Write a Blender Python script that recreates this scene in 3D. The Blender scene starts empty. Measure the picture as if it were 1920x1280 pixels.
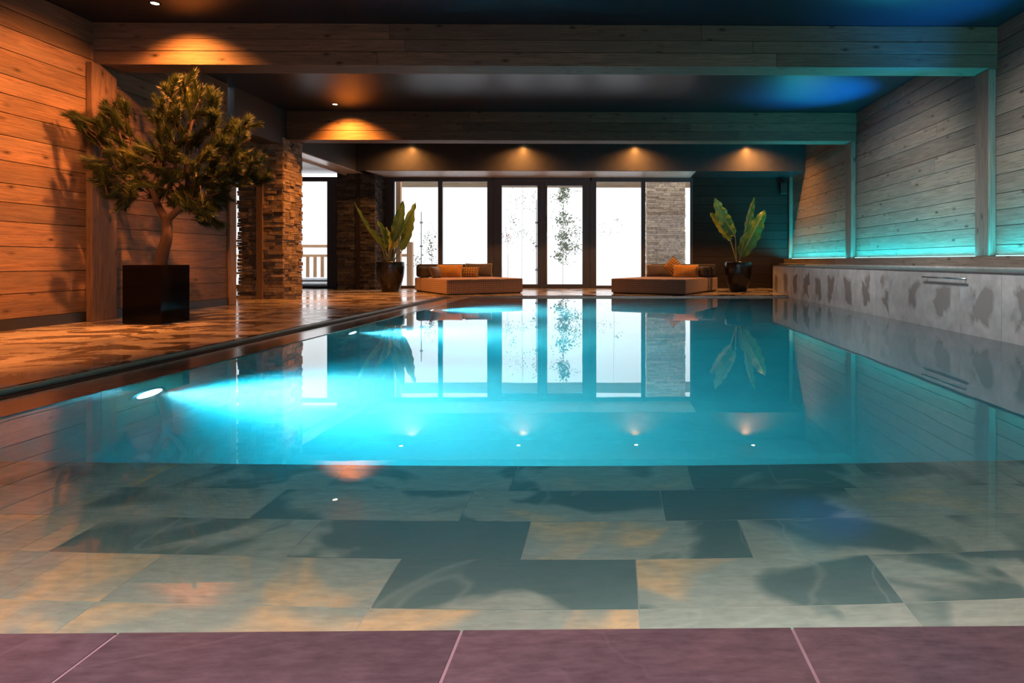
import bpy, math, random
from math import sin, cos, pi, radians as R
from mathutils import Vector, Matrix
C = bpy.context.scene.collection
random.seed(7)

# ---------------------------------------------------------------- camera, world, exposure
cam = bpy.data.objects.new('camera', bpy.data.cameras.new('camera'))
C.objects.link(cam)
EYE = 0.65
YAW = 0.78
cam.location = (0, 0, EYE)
cam.rotation_euler = (R(90), 0, R(-YAW))
cam.data.sensor_width = 36
cam.data.lens = 22.5
cam.data.shift_x = -0.1073
cam.data.shift_y = -0.0786
cam.data.clip_start = 0.05
cam.data.clip_end = 200
bpy.context.scene.camera = cam
sc = bpy.context.scene
sc.view_settings.view_transform = 'Standard'
sc.view_settings.look = 'None'
sc.view_settings.gamma = 1
sc.view_settings.use_curve_mapping = False
sc.view_settings.exposure = 0.12
cy = sc.cycles
cy.max_bounces = 8; cy.diffuse_bounces = 4; cy.glossy_bounces = 4; cy.transmission_bounces = 4
cy.transparent_max_bounces = 12; cy.volume_bounces = 1
cy.sample_clamp_indirect = 40.0; cy.sample_clamp_direct = 0
cy.caustics_reflective = False; cy.caustics_refractive = False
cy.use_denoising = True

world = bpy.data.worlds.new('overcast_sky'); sc.world = world
world.use_nodes = True
bg = world.node_tree.nodes['Background']
bg.inputs[0].default_value = (0.96, 0.975, 1.0, 1)
bg.inputs[1].default_value = 1.5

CEIL = 3.13      # ceiling height above the water
DECK = 0.03      # deck height above the water
XL, XR = -5.4, 4.07
YW = 14.6        # window wall

def link(o, parent=None):
    C.objects.link(o)
    if parent: o.parent = parent
    return o
def tag(o, label=None, cat=None, group=None, kind=None):
    if label: o['label'] = label
    if cat: o['category'] = cat
    if group: o['group'] = group
    if kind: o['kind'] = kind
    return o
def empty(name, loc, rz=0):
    o = bpy.data.objects.new(name, None); o.empty_display_size = .1
    o.location = loc; o.rotation_euler = (0, 0, rz)
    return link(o)
def spot(name, loc, target, power, color, angle, blend=.5, size=.03, parent=None):
    d = bpy.data.lights.new(name, 'SPOT'); d.energy = power; d.color = color
    d.spot_size = R(angle); d.spot_blend = blend; d.shadow_soft_size = size
    o = bpy.data.objects.new(name, d)
    v = Vector(target) - Vector(loc)
    q = v.to_track_quat('-Z', 'Y')
    if parent is not None:
        pl = parent.location
        o.location = Vector(loc) - pl
    else:
        o.location = loc
    o.rotation_euler = q.to_euler()
    return link(o, parent)
def area(name, loc, target, power, color, sx, sy, parent=None, spread=180):
    d = bpy.data.lights.new(name, 'AREA'); d.energy = power; d.color = color
    d.shape = 'RECTANGLE'; d.size = sx; d.size_y = sy; d.spread = R(spread)
    o = bpy.data.objects.new(name, d)
    v = Vector(target) - Vector(loc)
    o.rotation_euler = v.to_track_quat('-Z', 'Y').to_euler()
    o.location = Vector(loc) - (parent.location if parent else Vector())
    return link(o, parent)

WARM = (1.0, 0.36, 0.075)

# ---------------------------------------------------------------- materials
class NT:
    def __init__(s, name):
        s.m = bpy.data.materials.new(name); s.m.use_nodes = True
        s.t = s.m.node_tree; s.t.nodes.clear()
        s.out = s.n('ShaderNodeOutputMaterial')
    def n(s, typ, **kw):
        nd = s.t.nodes.new(typ)
        for k, v in kw.items(): setattr(nd, k, v)
        return nd
    def l(s, a, b): s.t.links.new(a, b)
    def noise(s, vec, scale, detail=4, rough=.5, dist=0):
        nd = s.n('ShaderNodeTexNoise'); nd.inputs['Scale'].default_value = scale
        nd.inputs['Detail'].default_value = detail; nd.inputs['Roughness'].default_value = rough
        nd.inputs['Distortion'].default_value = dist
        if vec is not None: s.l(vec, nd.inputs['Vector'])
        return nd.outputs['Fac']
    def mapping(s, vec, scale=(1, 1, 1), loc=(0, 0, 0)):
        nd = s.n('ShaderNodeMapping'); nd.inputs['Scale'].default_value = scale; nd.inputs['Location'].default_value = loc
        s.l(vec, nd.inputs['Vector']); return nd.outputs[0]
    def ramp(s, fac, stops, interp='LINEAR'):
        nd = s.n('ShaderNodeValToRGB'); cr = nd.color_ramp; cr.interpolation = interp
        while len(cr.elements) < len(stops): cr.elements.new(.5)
        for e, (p, c) in zip(cr.elements, stops):
            e.position = p
            e.color = (c, c, c, 1) if not isinstance(c, tuple) else (*c, 1)
        s.l(fac, nd.inputs[0]); return nd.outputs[0]
    def mix(s, fac, a, b, mode='MIX'):
        nd = s.n('ShaderNodeMix'); nd.data_type = 'RGBA'; nd.blend_type = mode
        for val, idx in ((fac, 0), (a, 6), (b, 7)):
            if isinstance(val, (int, float)): nd.inputs[idx].default_value = val if idx == 0 else (val, val, val, 1)
            elif isinstance(val, tuple): nd.inputs[idx].default_value = (*val, 1)
            else: s.l(val, nd.inputs[idx])
        return nd.outputs[2]
    def math(s, op, a, b=0, c=None):
        nd = s.n('ShaderNodeMath'); nd.operation = op
        for i, v in enumerate((a, b) if c is None else (a, b, c)):
            if isinstance(v, (int, float)): nd.inputs[i].default_value = v
            else: s.l(v, nd.inputs[i])
        return nd.outputs[0]
    def attr(s, name):
        nd = s.n('ShaderNodeAttribute'); nd.attribute_name = name; return nd.outputs['Fac']
    def obj(s): return s.n('ShaderNodeTexCoord').outputs['Object']
    def uv(s): return s.n('ShaderNodeTexCoord').outputs['UV']
    def bump(s, h, strength=.3, dist=.01):
        nd = s.n('ShaderNodeBump'); nd.inputs['Strength'].default_value = strength; nd.inputs['Distance'].default_value = dist
        s.l(h, nd.inputs['Height']); return nd.outputs[0]
    def bsdf(s, color, rough=.5, metal=0, normal=None, spec=.5, coat=0, emit=None, estr=0, sheen=0, trans=0, sub=0):
        b = s.n('ShaderNodeBsdfPrincipled')
        for v, k in ((color, 'Base Color'), (rough, 'Roughness'), (metal, 'Metallic')):
            if isinstance(v, tuple): b.inputs[k].default_value = (*v, 1)
            elif isinstance(v, (int, float)): b.inputs[k].default_value = v
            else: s.l(v, b.inputs[k])
        b.inputs['Specular IOR Level'].default_value = spec
        b.inputs['Coat Weight'].default_value = coat
        b.inputs['Sheen Weight'].default_value = sheen
        if emit: b.inputs['Emission Color'].default_value = (*emit, 1); b.inputs['Emission Strength'].default_value = estr
        if normal is not None: s.l(normal, b.inputs['Normal'])
        s.l(b.outputs[0], s.out.inputs['Surface']); return b

def simple(name, color, rough=.5, metal=0, **kw):
    t = NT(name)
    f = t.noise(t.obj(), 9, 3)
    col = t.mix(t.ramp(f, [(.3, 0.0), (.75, 1.0)]), tuple(c * .88 for c in color), tuple(min(1, c * 1.1) for c in color))
    t.bsdf(col, rough, metal, **kw); return t.m

def wood(name, dark, light, rough=.6, knots=True, grey=None, spec=.35):
    t = NT(name); uv = t.uv(); tone = t.attr('tone')
    g1 = t.noise(t.mapping(uv, (1.1, 34, 1)), 2.4, 7, .66, .5)
    g2 = t.noise(t.mapping(uv, (.7, 7, 1)), 2.2, 3, .5, 1.6)
    wv = t.n('ShaderNodeTexWave'); wv.wave_type = 'BANDS'; wv.bands_direction = 'Y'
    wv.inputs['Scale'].default_value = 15; wv.inputs['Distortion'].default_value = 14
    wv.inputs['Detail'].default_value = 2; wv.inputs['Detail Scale'].default_value = .55
    t.l(t.mapping(uv, (.55, 1.6, 1)), wv.inputs['Vector'])
    f = t.math('ADD', t.math('MULTIPLY', g1, .62), t.math('MULTIPLY', wv.outputs['Fac'], .12))
    f = t.math('ADD', f, t.math('MULTIPLY', g2, .3))
    col = t.ramp(f, [(.36, dark), (.62, light)])
    if grey is not None:
        col = t.mix(t.ramp(t.noise(t.mapping(uv, (.9, 3, 1)), 1.4, 4, .6), [(.42, 0.0), (.68, .8)]), col, grey)
    col = t.mix(1.0, col, t.ramp(tone, [(0, .72), (1, 1.2)]), 'MULTIPLY')
    if knots:
        v = t.n('ShaderNodeTexVoronoi'); v.inputs['Scale'].default_value = 1.0; v.inputs['Randomness'].default_value = 1
        t.l(t.mapping(uv, (3.2, 7.5, 1)), v.inputs['Vector'])
        k = t.ramp(v.outputs['Distance'], [(.045, 1.0), (.09, .5), (.2, 0.0)])
        col = t.mix(k, col, tuple(c * .28 for c in dark))
    nrm = t.bump(f, .35, .006)
    t.bsdf(col, rough, 0, nrm, spec=spec); return t.m

M = {}
M['wall_wood'] = wood('larch_boards', (.085, .05, .035), (.27, .175, .115), grey=(.13, .10, .08))
M['beam_wood'] = wood('beam_boards', (.08, .052, .038), (.24, .165, .12), grey=(.14, .11, .09))
M['right_wood'] = wood('grey_larch_boards', (.10, .085, .07), (.30, .26, .22), grey=(.19, .18, .165))
M['dark_wood'] = wood('dark_boards', (.010, .008, .008), (.026, .019, .017))
M['post_wood'] = wood('post_timber', (.19, .12, .07), (.40, .29, .19), knots=False)
M['fence_wood'] = wood('railing_timber', (.42, .22, .11), (.7, .40, .22), knots=False)
M['black'] = simple('black_satin_paint', (.050, .052, .062), .3, spec=.5)
M['dark_header'] = simple('charcoal_plaster', (.05, .053, .06), .6)
M['ceiling'] = simple('navy_black_ceiling', (.011, .016, .028), .33, spec=.45)
M['white_ceiling'] = simple('white_plaster', (.8, .8, .8), .25, spec=1)
M['soffit_white'] = simple('pale_soffit_board', (.78, .79, .8), .45)
M['frame'] = simple('anthracite_aluminium', (.066, .064, .082), .42)
M['chrome'] = simple('brushed_steel', (.6, .62, .64), .22, 1)
M['pot'] = simple('black_glazed_pot', (.012, .013, .015), .22, spec=.6)
M['planter'] = simple('black_lacquer', (.002, .002, .003), .10, spec=.12)
M['soil'] = simple('potting_soil', (.035, .024, .018), .95)
M['snow'] = simple('fresh_snow', (.86, .87, .9), .9)
M['plastic'] = simple('black_plastic', (.02, .02, .022), .4)
M['white_trim'] = simple('pale_wood_trim', (.55, .47, .38), .5)

def stone_mat(name, a, b, c):
    t = NT(name); o = t.obj(); tone = t.attr('tone')
    f = t.noise(o, 14, 6, .65)
    g = t.noise(o, 55, 4, .6)
    col = t.ramp(tone, [(0, a), (.5, b), (1, c)])
    col = t.mix(1.0, col, t.ramp(f, [(.3, .6), (.7, 1.25)]), 'MULTIPLY')
    nrm = t.bump(t.math('ADD', f, t.math('MULTIPLY', g, .5)), .7, .02)
    t.bsdf(col, .85, 0, nrm, spec=.25); return t.m
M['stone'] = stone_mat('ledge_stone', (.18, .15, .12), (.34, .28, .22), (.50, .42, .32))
M['stone_dimmed'] = stone_mat('dimmed_ledge_stone', (.045, .04, .04), (.085, .075, .07), (.13, .115, .10))  # ledge stone darkened in colour so the far column reads as dim
M['stone_out'] = stone_mat('outdoor_ledge_stone', (.58, .43, .32), (.74, .57, .43), (.9, .70, .50))  # colour raised to make up for light missing on the shaded face

def glow(name, color, strength):
    t = NT(name); e = t.n('ShaderNodeEmission'); e.inputs[0].default_value = (*color, 1); e.inputs[1].default_value = strength
    t.l(e.outputs[0], t.out.inputs['Surface']); return t.m
M['bulb'] = glow('warm_bulb', (1, .72, .38), 30)
M['led'] = glow('cyan_led', (.3, .95, 1), 3)
M['pool_lens'] = glow('pool_lamp_lens', (.75, 1, 1), 6)

def glass():
    t = NT('window_glass')
    tr = t.n('ShaderNodeBsdfTransparent'); tr.inputs[0].default_value = (.97, .98, .98, 1)
    gl = t.n('ShaderNodeBsdfGlossy'); gl.inputs['Roughness'].default_value = .0
    fr = t.n('ShaderNodeFresnel'); fr.inputs[0].default_value = 1.3
    mx = t.n('ShaderNodeMixShader'); t.l(fr.outputs[0], mx.inputs[0]); t.l(tr.outputs[0], mx.inputs[1]); t.l(gl.outputs[0], mx.inputs[2])
    t.l(mx.outputs[0], t.out.inputs['Surface']); return t.m
M['glass'] = glass()

def water():
    t = NT('pool_water')
    g = t.n('ShaderNodeBsdfGlass'); g.inputs['Roughness'].default_value = 0; g.inputs['IOR'].default_value = 1.42
    g.inputs[0].default_value = (1, 1, 1, 1)
    h = t.noise(t.mapping(t.obj(), (1, 1, 1)), 1.6, 2)
    t.l(t.bump(h, .05, .01), g.inputs['Normal'])
    t.l(g.outputs[0], t.out.inputs['Surface'])
    ab = t.n('ShaderNodeVolumeAbsorption'); ab.inputs[0].default_value = (.0, .72, .76, 1); ab.inputs[1].default_value = WATER_ABS
    scv = t.n('ShaderNodeVolumeScatter'); scv.inputs[0].default_value = (.45, .95, 1, 1); scv.inputs[1].default_value = WATER_SCAT
    scv.inputs['Anisotropy'].default_value = .3
    ad = t.n('ShaderNodeAddShader'); t.l(ab.outputs[0], ad.inputs[0]); t.l(scv.outputs[0], ad.inputs[1])
    t.l(ad.outputs[0], t.out.inputs['Volume'])
    return t.m
WATER_ABS, WATER_SCAT = .75, .30
M['water'] = water()

def slate(name, dark, mid, warm, rough, spec=.5, purple=False):
    t = NT(name); uv = t.uv(); tone = t.attr('tone')
    off = t.n('ShaderNodeCombineXYZ'); t.l(t.math('MULTIPLY', tone, 37.0), off.inputs[2])
    vm = t.n('ShaderNodeVectorMath'); vm.operation = 'ADD'; t.l(uv, vm.inputs[0]); t.l(off.outputs[0], vm.inputs[1]); v = vm.outputs[0]
    big = t.noise(v, 1.9, 3, .5, .7)
    fine = t.noise(t.mapping(v, (3, 9, 1)), 6, 6, .65)
    sel = t.math('ADD', t.math('MULTIPLY', big, 1.3), t.math('MULTIPLY', t.math('SUBTRACT', tone, .5), .55))
    sel = t.math('SUBTRACT', sel, .15)
    col = t.ramp(sel, [(.40, dark), (.47, mid), (.62, mid), (.72, warm), (.85, mid)])
    col = t.mix(1.0, col, t.ramp(fine, [(.3, .72), (.72, 1.22)]), 'MULTIPLY')
    veins = t.ramp(t.noise(v, .9, 3, .5, 1.2), [(.492, 0.0), (.5, .22), (.508, 0.0)])
    col = t.mix(veins, col, tuple(min(1, c * 1.6) for c in mid))
    t.bsdf(col, rough, 0, t.bump(fine, .12, .004), spec=spec); return t.m
M['slate'] = slate('multicolour_slate_tile', (.050, .058, .062), (.30, .28, .25), (.62, .36, .17), .5)
M['ledge_tile'] = slate('wet_ledge_tile', (.17, .155, .16), (.21, .19, .195), (.25, .22, .21), .2)
M['pool_tile'] = slate('basin_tile', (.20, .26, .27), (.25, .30, .3), (.28, .31, .3), .5)
M['grout'] = simple('pale_grout', (.5, .46, .45), .8)
M['bench_cap'] = simple('grey_stone_cap', (.13, .14, .15), .3)
M['grate'] = simple('dark_drain', (.015, .014, .015), .5)
M['profile'] = simple('steel_profile', (.55, .5, .45), .3, 1)
M['coping'] = slate('wet_coping_tile', (.16, .12, .10), (.24, .18, .14), (.28, .21, .15), .14)

def deck():
    t = NT('wet_deck_tile'); o = t.obj()
    big = t.noise(t.mapping(o, (1.5, 2.1, 1)), 1.3, 7, .62, .9)
    wet = t.ramp(big, [(.505, 0.0), (.56, 1.0)])
    fine = t.noise(o, 18, 6, .6)
    dry = t.ramp(t.noise(o, 2.2, 5, .6), [(.3, (.32, .29, .26)), (.7, (.52, .48, .43))])
    dry = t.mix(1.0, dry, t.ramp(fine, [(.3, .8), (.7, 1.12)]), 'MULTIPLY')
    col = t.mix(wet, dry, t.mix(1.0, dry, (.38, .33, .30), 'MULTIPLY'))
    br = t.n('ShaderNodeTexBrick'); br.offset = 0; br.inputs['Scale'].default_value = 1
    br.inputs['Mortar Size'].default_value = .0025; br.inputs['Brick Width'].default_value = .9; br.inputs['Row Height'].default_value = .9
    t.l(o, br.inputs['Vector'])
    col = t.mix(t.math('MULTIPLY', br.outputs['Fac'], .4), col, (.12, .1, .09))
    rough = t.ramp(wet, [(0, .24), (1, .09)])
    t.bsdf(col, rough, 0, t.bump(fine, .06, .004), spec=.6); return t.m
M['deck'] = deck()

def bench():
    t = NT('stained_grey_tile'); uv = t.uv(); tone = t.attr('tone')
    off = t.n('ShaderNodeCombineXYZ'); t.l(t.math('MULTIPLY', tone, 53.0), off.inputs[2])
    vm = t.n('ShaderNodeVectorMath'); vm.operation = 'ADD'; t.l(uv, vm.inputs[0]); t.l(off.outputs[0], vm.inputs[1]); v = vm.outputs[0]
    n = t.noise(t.mapping(v, (2.6, 2.2, 1)), 1.15, 4, .5, .8)
    sx = t.n('ShaderNodeSeparateXYZ'); t.l(uv, sx.inputs[0])
    # wet patch in the middle of every tile, mineral bloom around it
    fx = t.math('ABSOLUTE', t.math('SUBTRACT', t.math('FRACT', t.math('DIVIDE', sx.outputs[0], .62)), .5))
    fy = t.math('ABSOLUTE', t.math('SUBTRACT', t.math('DIVIDE', sx.outputs[1], .565), .47))
    d = t.math('MAXIMUM', t.math('MULTIPLY', fx, 1.3), fy)
    d = t.math('ADD', d, t.math('MULTIPLY', t.math('SUBTRACT', n, .5), 1.1))
    wet = t.ramp(d, [(.18, 1.0), (.30, 0.0)])
    cloud = t.noise(t.mapping(v, (1, 1, 1)), 6, 6, .6)
    base = t.ramp(cloud, [(.3, (.40, .43, .46)), (.7, (.64, .69, .74))])
    col = t.mix(wet, base, (.27, .28, .29))
    t.bsdf(col, t.ramp(wet, [(0, .42), (1, .25)]), 0, t.bump(cloud, .05, .004), spec=.5); return t.m
M['bench'] = bench()

def fabric(name, a, b, line, scale=.03, weave=True):
    t = NT(name); uv = t.uv()
    br = t.n('ShaderNodeTexBrick'); br.offset = 0; br.inputs['Scale'].default_value = 1
    br.inputs['Mortar Size'].default_value = scale * .13; br.inputs['Brick Width'].default_value = scale; br.inputs['Row Height'].default_value = scale
    br.inputs['Mortar Smooth'].default_value = .3
    br.inputs['Color1'].default_value = (*a, 1); br.inputs['Color2'].default_value = (*b, 1); br.inputs['Mortar'].default_value = (*line, 1)
    t.l(uv, br.inputs['Vector'])
    t.bsdf(br.outputs['Color'], .9, 0, t.bump(br.outputs['Fac'], .4, .003), spec=.2, sheen=.2); return t.m
M['bed'] = fabric('brown_check_fabric', (.24, .15, .12), (.29, .18, .14), (.60, .45, .35), .036)
M['bed_dark'] = simple('charcoal_bolster_fabric', (.045, .042, .045), .85)
def cloth(name, color, rough=.8):
    t = NT(name); n = t.noise(t.obj(), 160, 2); w = t.noise(t.obj(), 7, 3)
    col = t.mix(1.0, color, t.ramp(w, [(.3, .8), (.7, 1.15)]), 'MULTIPLY')
    t.bsdf(col, rough, 0, t.bump(n, .2, .002), spec=.25, sheen=.3); return t.m
M['orange'] = cloth('mustard_velvet', (.62, .30, .07), .6)
M['charcoal'] = cloth('charcoal_cloth', (.10, .085, .09))
M['brown_dark'] = cloth('dark_brown_leather', (.07, .05, .035), .5)
M['check'] = fabric('orange_grey_check', (.55, .30, .09), (.50, .26, .07), (.10, .09, .08), .05)
M['piping'] = cloth('pale_piping', (.6, .56, .52))

def leaf_mat(name, a, b, vein):
    t = NT(name); uv = t.uv()
    sx = t.n('ShaderNodeSeparateXYZ'); t.l(uv, sx.inputs[0])
    n = t.noise(t.obj(), 7, 4, .6)
    col = t.ramp(n, [(.35, a), (.65, b)])
    mid = t.ramp(t.math('ABSOLUTE', t.math('SUBTRACT', sx.outputs[1], .5)), [(.02, 1.0), (.05, 0.0)])
    col = t.mix(mid, col, vein)
    wv = t.n('ShaderNodeTexWave'); wv.bands_direction = 'X'; wv.inputs['Scale'].default_value = 5; wv.inputs['Distortion'].default_value = 1
    t.l(uv, wv.inputs['Vector'])
    b_ = t.bsdf(col, .38, 0, t.bump(wv.outputs['Fac'], .25, .004), spec=.5)
    tl = t.n('ShaderNodeBsdfTranslucent'); t.l(col, tl.inputs[0])
    mx = t.n('ShaderNodeMixShader'); mx.inputs[0].default_value = .3
    t.l(b_.outputs[0], mx.inputs[1]); t.l(tl.outputs[0], mx.inputs[2]); t.l(mx.outputs[0], t.out.inputs['Surface'])
    return t.m
M['leaf'] = leaf_mat('green_leaf', (.10, .19, .035), (.24, .34, .06), (.5, .5, .16))
M['leaf_yellow'] = leaf_mat('yellow_leaf_edge', (.55, .42, .05), (.65, .5, .1), (.6, .5, .2))
M['stem'] = simple('leaf_stem', (.35, .36, .12), .5)
M['bark'] = simple('brown_bark', (.05, .03, .022), .9)
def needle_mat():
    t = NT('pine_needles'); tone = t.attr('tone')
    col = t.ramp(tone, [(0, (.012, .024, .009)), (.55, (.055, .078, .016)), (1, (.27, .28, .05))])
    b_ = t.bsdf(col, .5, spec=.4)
    tl = t.n('ShaderNodeBsdfTranslucent'); t.l(col, tl.inputs[0])
    mx = t.n('ShaderNodeMixShader'); mx.inputs[0].default_value = .25
    t.l(b_.outputs[0], mx.inputs[1]); t.l(tl.outputs[0], mx.inputs[2]); t.l(mx.outputs[0], t.out.inputs['Surface'])
    return t.m
M['needles'] = needle_mat()
M['fleck'] = simple('outdoor_foliage', (.13, .15, .08), .8)
M['fleck_red'] = simple('outdoor_red_twigs', (.35, .16, .16), .8)
M['pale_bark'] = simple('frosted_bark', (.85, .85, .86), .9)

# ---------------------------------------------------------------- mesh builder
class MB:
    def __init__(s): s.v = []; s.f = []; s.uv = []; s.t = []
    def face(s, idx, uvs=None, tone=.5):
        s.f.append(idx); s.uv.append(uvs or [(0, 0)] * len(idx)); s.t.append(tone)
    def box(s, x0, x1, y0, y1, z0, z1, axis='x', tone=None, skip=''):
        """axis: direction of the grain. UV in metres with a random offset."""
        tn = random.random() if tone is None else tone
        ro = (random.uniform(0, 40), random.uniform(0, 40)) if tone is None else (0, 0)
        b = len(s.v)
        P = [(x0, y0, z0), (x1, y0, z0), (x1, y1, z0), (x0, y1, z0), (x0, y0, z1), (x1, y0, z1), (x1, y1, z1), (x0, y1, z1)]
        s.v += P
        F = {'b': (0, 3, 2, 1), 't': (4, 5, 6, 7), 'f': (0, 1, 5, 4), 'r': (1, 2, 6, 5), 'k': (2, 3, 7, 6), 'l': (3, 0, 4, 7)}
        N = {'b': 2, 't': 2, 'f': 1, 'k': 1, 'l': 0, 'r': 0}
        ax = 'xyz'.index(axis)
        for k, q in F.items():
            if k in skip: continue
            n = N[k]
            rest = [i for i in range(3) if i != n]
            if ax in rest: iu = ax; iv = [i for i in rest if i != ax][0]
            else: iu, iv = rest
            s.face([b + i for i in q], [(P[i][iu] + ro[0], P[i][iv] + ro[1]) for i in q], tn)
        return s
    def rings(s, rings, cap=True, tone=.5, closed=True):
        """loft of rings of equal length"""
        b = len(s.v); n = len(rings[0])
        for r in rings: s.v += [tuple(p) for p in r]
        for i in range(len(rings) - 1):
            for j in range(n if closed else n - 1):
                k = (j + 1) % n
                s.face([b + i * n + j, b + i * n + k, b + (i + 1) * n + k, b + (i + 1) * n + j],
                       [(i * .1, j / n), (i * .1, (j + 1) / n), (i * .1 + .1, (j + 1) / n), (i * .1 + .1, j / n)], tone)
        if cap:
            s.face([b + j for j in range(n)][::-1], tone=tone)
            s.face([b + (len(rings) - 1) * n + j for j in range(n)], tone=tone)
        return s
    def lathe(s, prof, cx=0, cy=0, n=40, tone=.5, cap=True):
        return s.rings([[(cx + r * cos(2 * pi * j / n), cy + r * sin(2 * pi * j / n), z) for j in range(n)] for r, z in prof], cap, tone)
    def tube(s, pts, rad, n=8, tone=.5, cap=True):
        rs = rad if isinstance(rad, (list, tuple)) else [rad] * len(pts)
        pts = [Vector(p) for p in pts]; rings = []
        up = Vector((0, 0, 1)); prev = None
        for i, p in enumerate(pts):
            d = (pts[min(i + 1, len(pts) - 1)] - pts[max(i - 1, 0)]).normalized()
            if prev is None:
                a = d.cross(up)
                if a.length < .01: a = d.cross(Vector((1, 0, 0)))
            else: a = prev - d * prev.dot(d)
            a.normalize(); prev = a; b = d.cross(a)
            rings.append([p + (a * cos(2 * pi * j / n) + b * sin(2 * pi * j / n)) * rs[i] for j in range(n)])
        return s.rings(rings, cap, tone)
    def build(s, name, m, parent=None, smooth=False, bevel=0, loc=None):
        me = bpy.data.meshes.new(name); me.from_pydata(s.v, [], s.f)
        ul = me.uv_layers.new(name='UVMap')
        flat = [c for f in s.uv for p in f for c in p]
        ul.data.foreach_set('uv', flat)
        at = me.attributes.new('tone', 'FLOAT', 'FACE'); at.data.foreach_set('value', s.t)
        me.materials.append(m if not isinstance(m, str) else M[m])
        if smooth: me.polygons.foreach_set('use_smooth', [True] * len(me.polygons))
        me.update()
        o = bpy.data.objects.new(name, me)
        if loc: o.location = loc
        link(o, parent)
        if bevel:
            bv = o.modifiers.new('bevel', 'BEVEL'); bv.width = bevel; bv.segments = 2; bv.limit_method = 'ANGLE'
        return o
def struct(o): o['kind'] = 'structure'; return o
def bx(*a, **k): return MB().box(*a, **k)

def boards(axis, fixed0, fixed1, a0, a1, z0, z1, h, rnd, minl=3.2, maxl=5.5, flip=1):
    """boarded wall: axis 'y' -> wall in plane x, boards run in y; axis 'x' -> plane y"""
    mb = MB(); z = z0
    rs = random.Random(rnd)
    while z < z1 - .01:
        hh = min(h * rs.choice((.85, 1, 1, 1.12)), z1 - z)
        if z1 - z - hh < .05: hh = z1 - z
        a = a0 - rs.uniform(0, maxl)
        while a < a1:
            b = a + rs.uniform(minl, maxl)
            s0, s1 = max(a, a0), min(b, a1)
            if s1 - s0 > .01:
                j = rs.uniform(0, .004) * flip
                if axis == 'y': mb.box(fixed0, fixed1 + j, s0 + .001, s1 - .001, z + .003, z + hh - .003, 'y')
                else: mb.box(s0 + .001, s1 - .001, fixed0 + j, fixed1, z + .003, z + hh - .003, 'x')
            a = b
        z += hh
    return mb

# ---------------------------------------------------------------- structure
# deck (floor)
mb = MB()
mb.box(XL - 5, -2.99, -2, YW + .1, -.4, DECK, tone=.5)
struct(mb.build('floor', 'deck'))
struct(bx(-2.99, 4.2, 11.48, YW + .1, -.4, DECK, tone=.5).build('floor_far_deck', 'deck'))
struct(bx(-2.99, -2.84, -2, 11.48, -.3, -.012, tone=.5).build('channel_bed', 'grate'))
struct(bx(-2.84, 3.16, 11.40, 11.48, -.3, -.012, tone=.5).build('channel_bed_far', 'grate'))
# coping between channel and water
mb = MB()
y = -1.0
rs = random.Random(3)
while y < 11.4:
    y2 = min(y + .6, 11.4)
    mb.box(-2.84, -2.53, y, y2 - .003, -1.4, .005, 'y', tone=rs.random())
    y = y2
struct(mb.build('coping_left', 'coping'))
struct(bx(-2.53, 3.16, 11.30, 11.40, -1.4, .005, 'x', tone=.4).build('coping_far', 'coping'))
# near ledge in front of the camera
mb = MB()
for i, x in enumerate([-2.53 + .02, -1.99, -1.43, -.86, -.265, .315, .895, 1.46, 2.02, 2.60]):
    x1 = [-1.99, -1.43, -.86, -.265, .315, .895, 1.46, 2.02, 2.60, 3.16][i]
    mb.box(x + .003, x1 - .003, .55, 1.124, -.02, .004, 'x', tone=rs.random())
    mb.box(x + .003, x1 - .003, -.6, .544, -.02, .004, 'x', tone=rs.random())
struct(mb.build('near_ledge_tiles', 'ledge_tile'))
struct(bx(-2.53, 3.16, -2, 1.12, -1.4, .0025, tone=.5).build('near_ledge', 'grout'))
# step
mb = MB(); y = 1.12
rows = [(1.255, -.1, (.6, .4, .7, .5)), (1.47, -.556, (.28, .62, .80, .82, .78, .35, .45, .4)),
        (1.685, -.555, (.8, .86, .9, .50, .16, .52, .42, .3)), (1.90, -.857, (.85, .9, .44, .33, .62, .66, .30, .4)),
        (2.12, -.459, (.8, .7, .36, .40, .46, .38, .44, .3)), (2.345, -.345, (.8, .6, .45, .42, .30, .36, .28, .35))]
for r_, (y1, j0, tn) in enumerate(rows):
    j = j0 - 4 * .614; k = 0
    while j < 3.16:
        s0, s1 = max(j, -2.53), min(j + .614, 3.16)
        if s1 > s0 + .01:
            mb.box(s0 + .0012, s1 - .0012, y + .0012, y1 - .0012, -.37, -.35, 'x', tone=tn[k % len(tn)] + rs.uniform(-.02, .02))
            k += 1
        j += .614
    y = y1
struct(mb.build('pool_step_tiles', 'slate'))
struct(bx(-2.53, 3.16, 1.12, 2.35, -1.4, -.352, tone=.5).build('pool_step', 'grout'))
# basin
struct(bx(-2.6, 3.2, 1.1, 11.4, -1.5, -1.3, 'x', tone=.5).build('pool_bottom', 'pool_tile'))
# water
w = bx(-2.56, 3.18, 1.11, 11.33, -1.35, 0, tone=.5).build('pool_water', 'water')
tag(w, 'still turquoise pool water mirroring the windows', 'water', kind='stuff')

# ceiling
mb = bx(XL - .1, 4.2, -2.1, YW + .1, CEIL, CEIL + .2, tone=.5)
struct(mb.build('ceiling', 'ceiling'))
struct(bx(XL - 5, XL - .35, 9.0, YW + .1, 2.64, 2.8, tone=.5).build('ceiling_side_bay', 'white_ceiling'))

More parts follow.
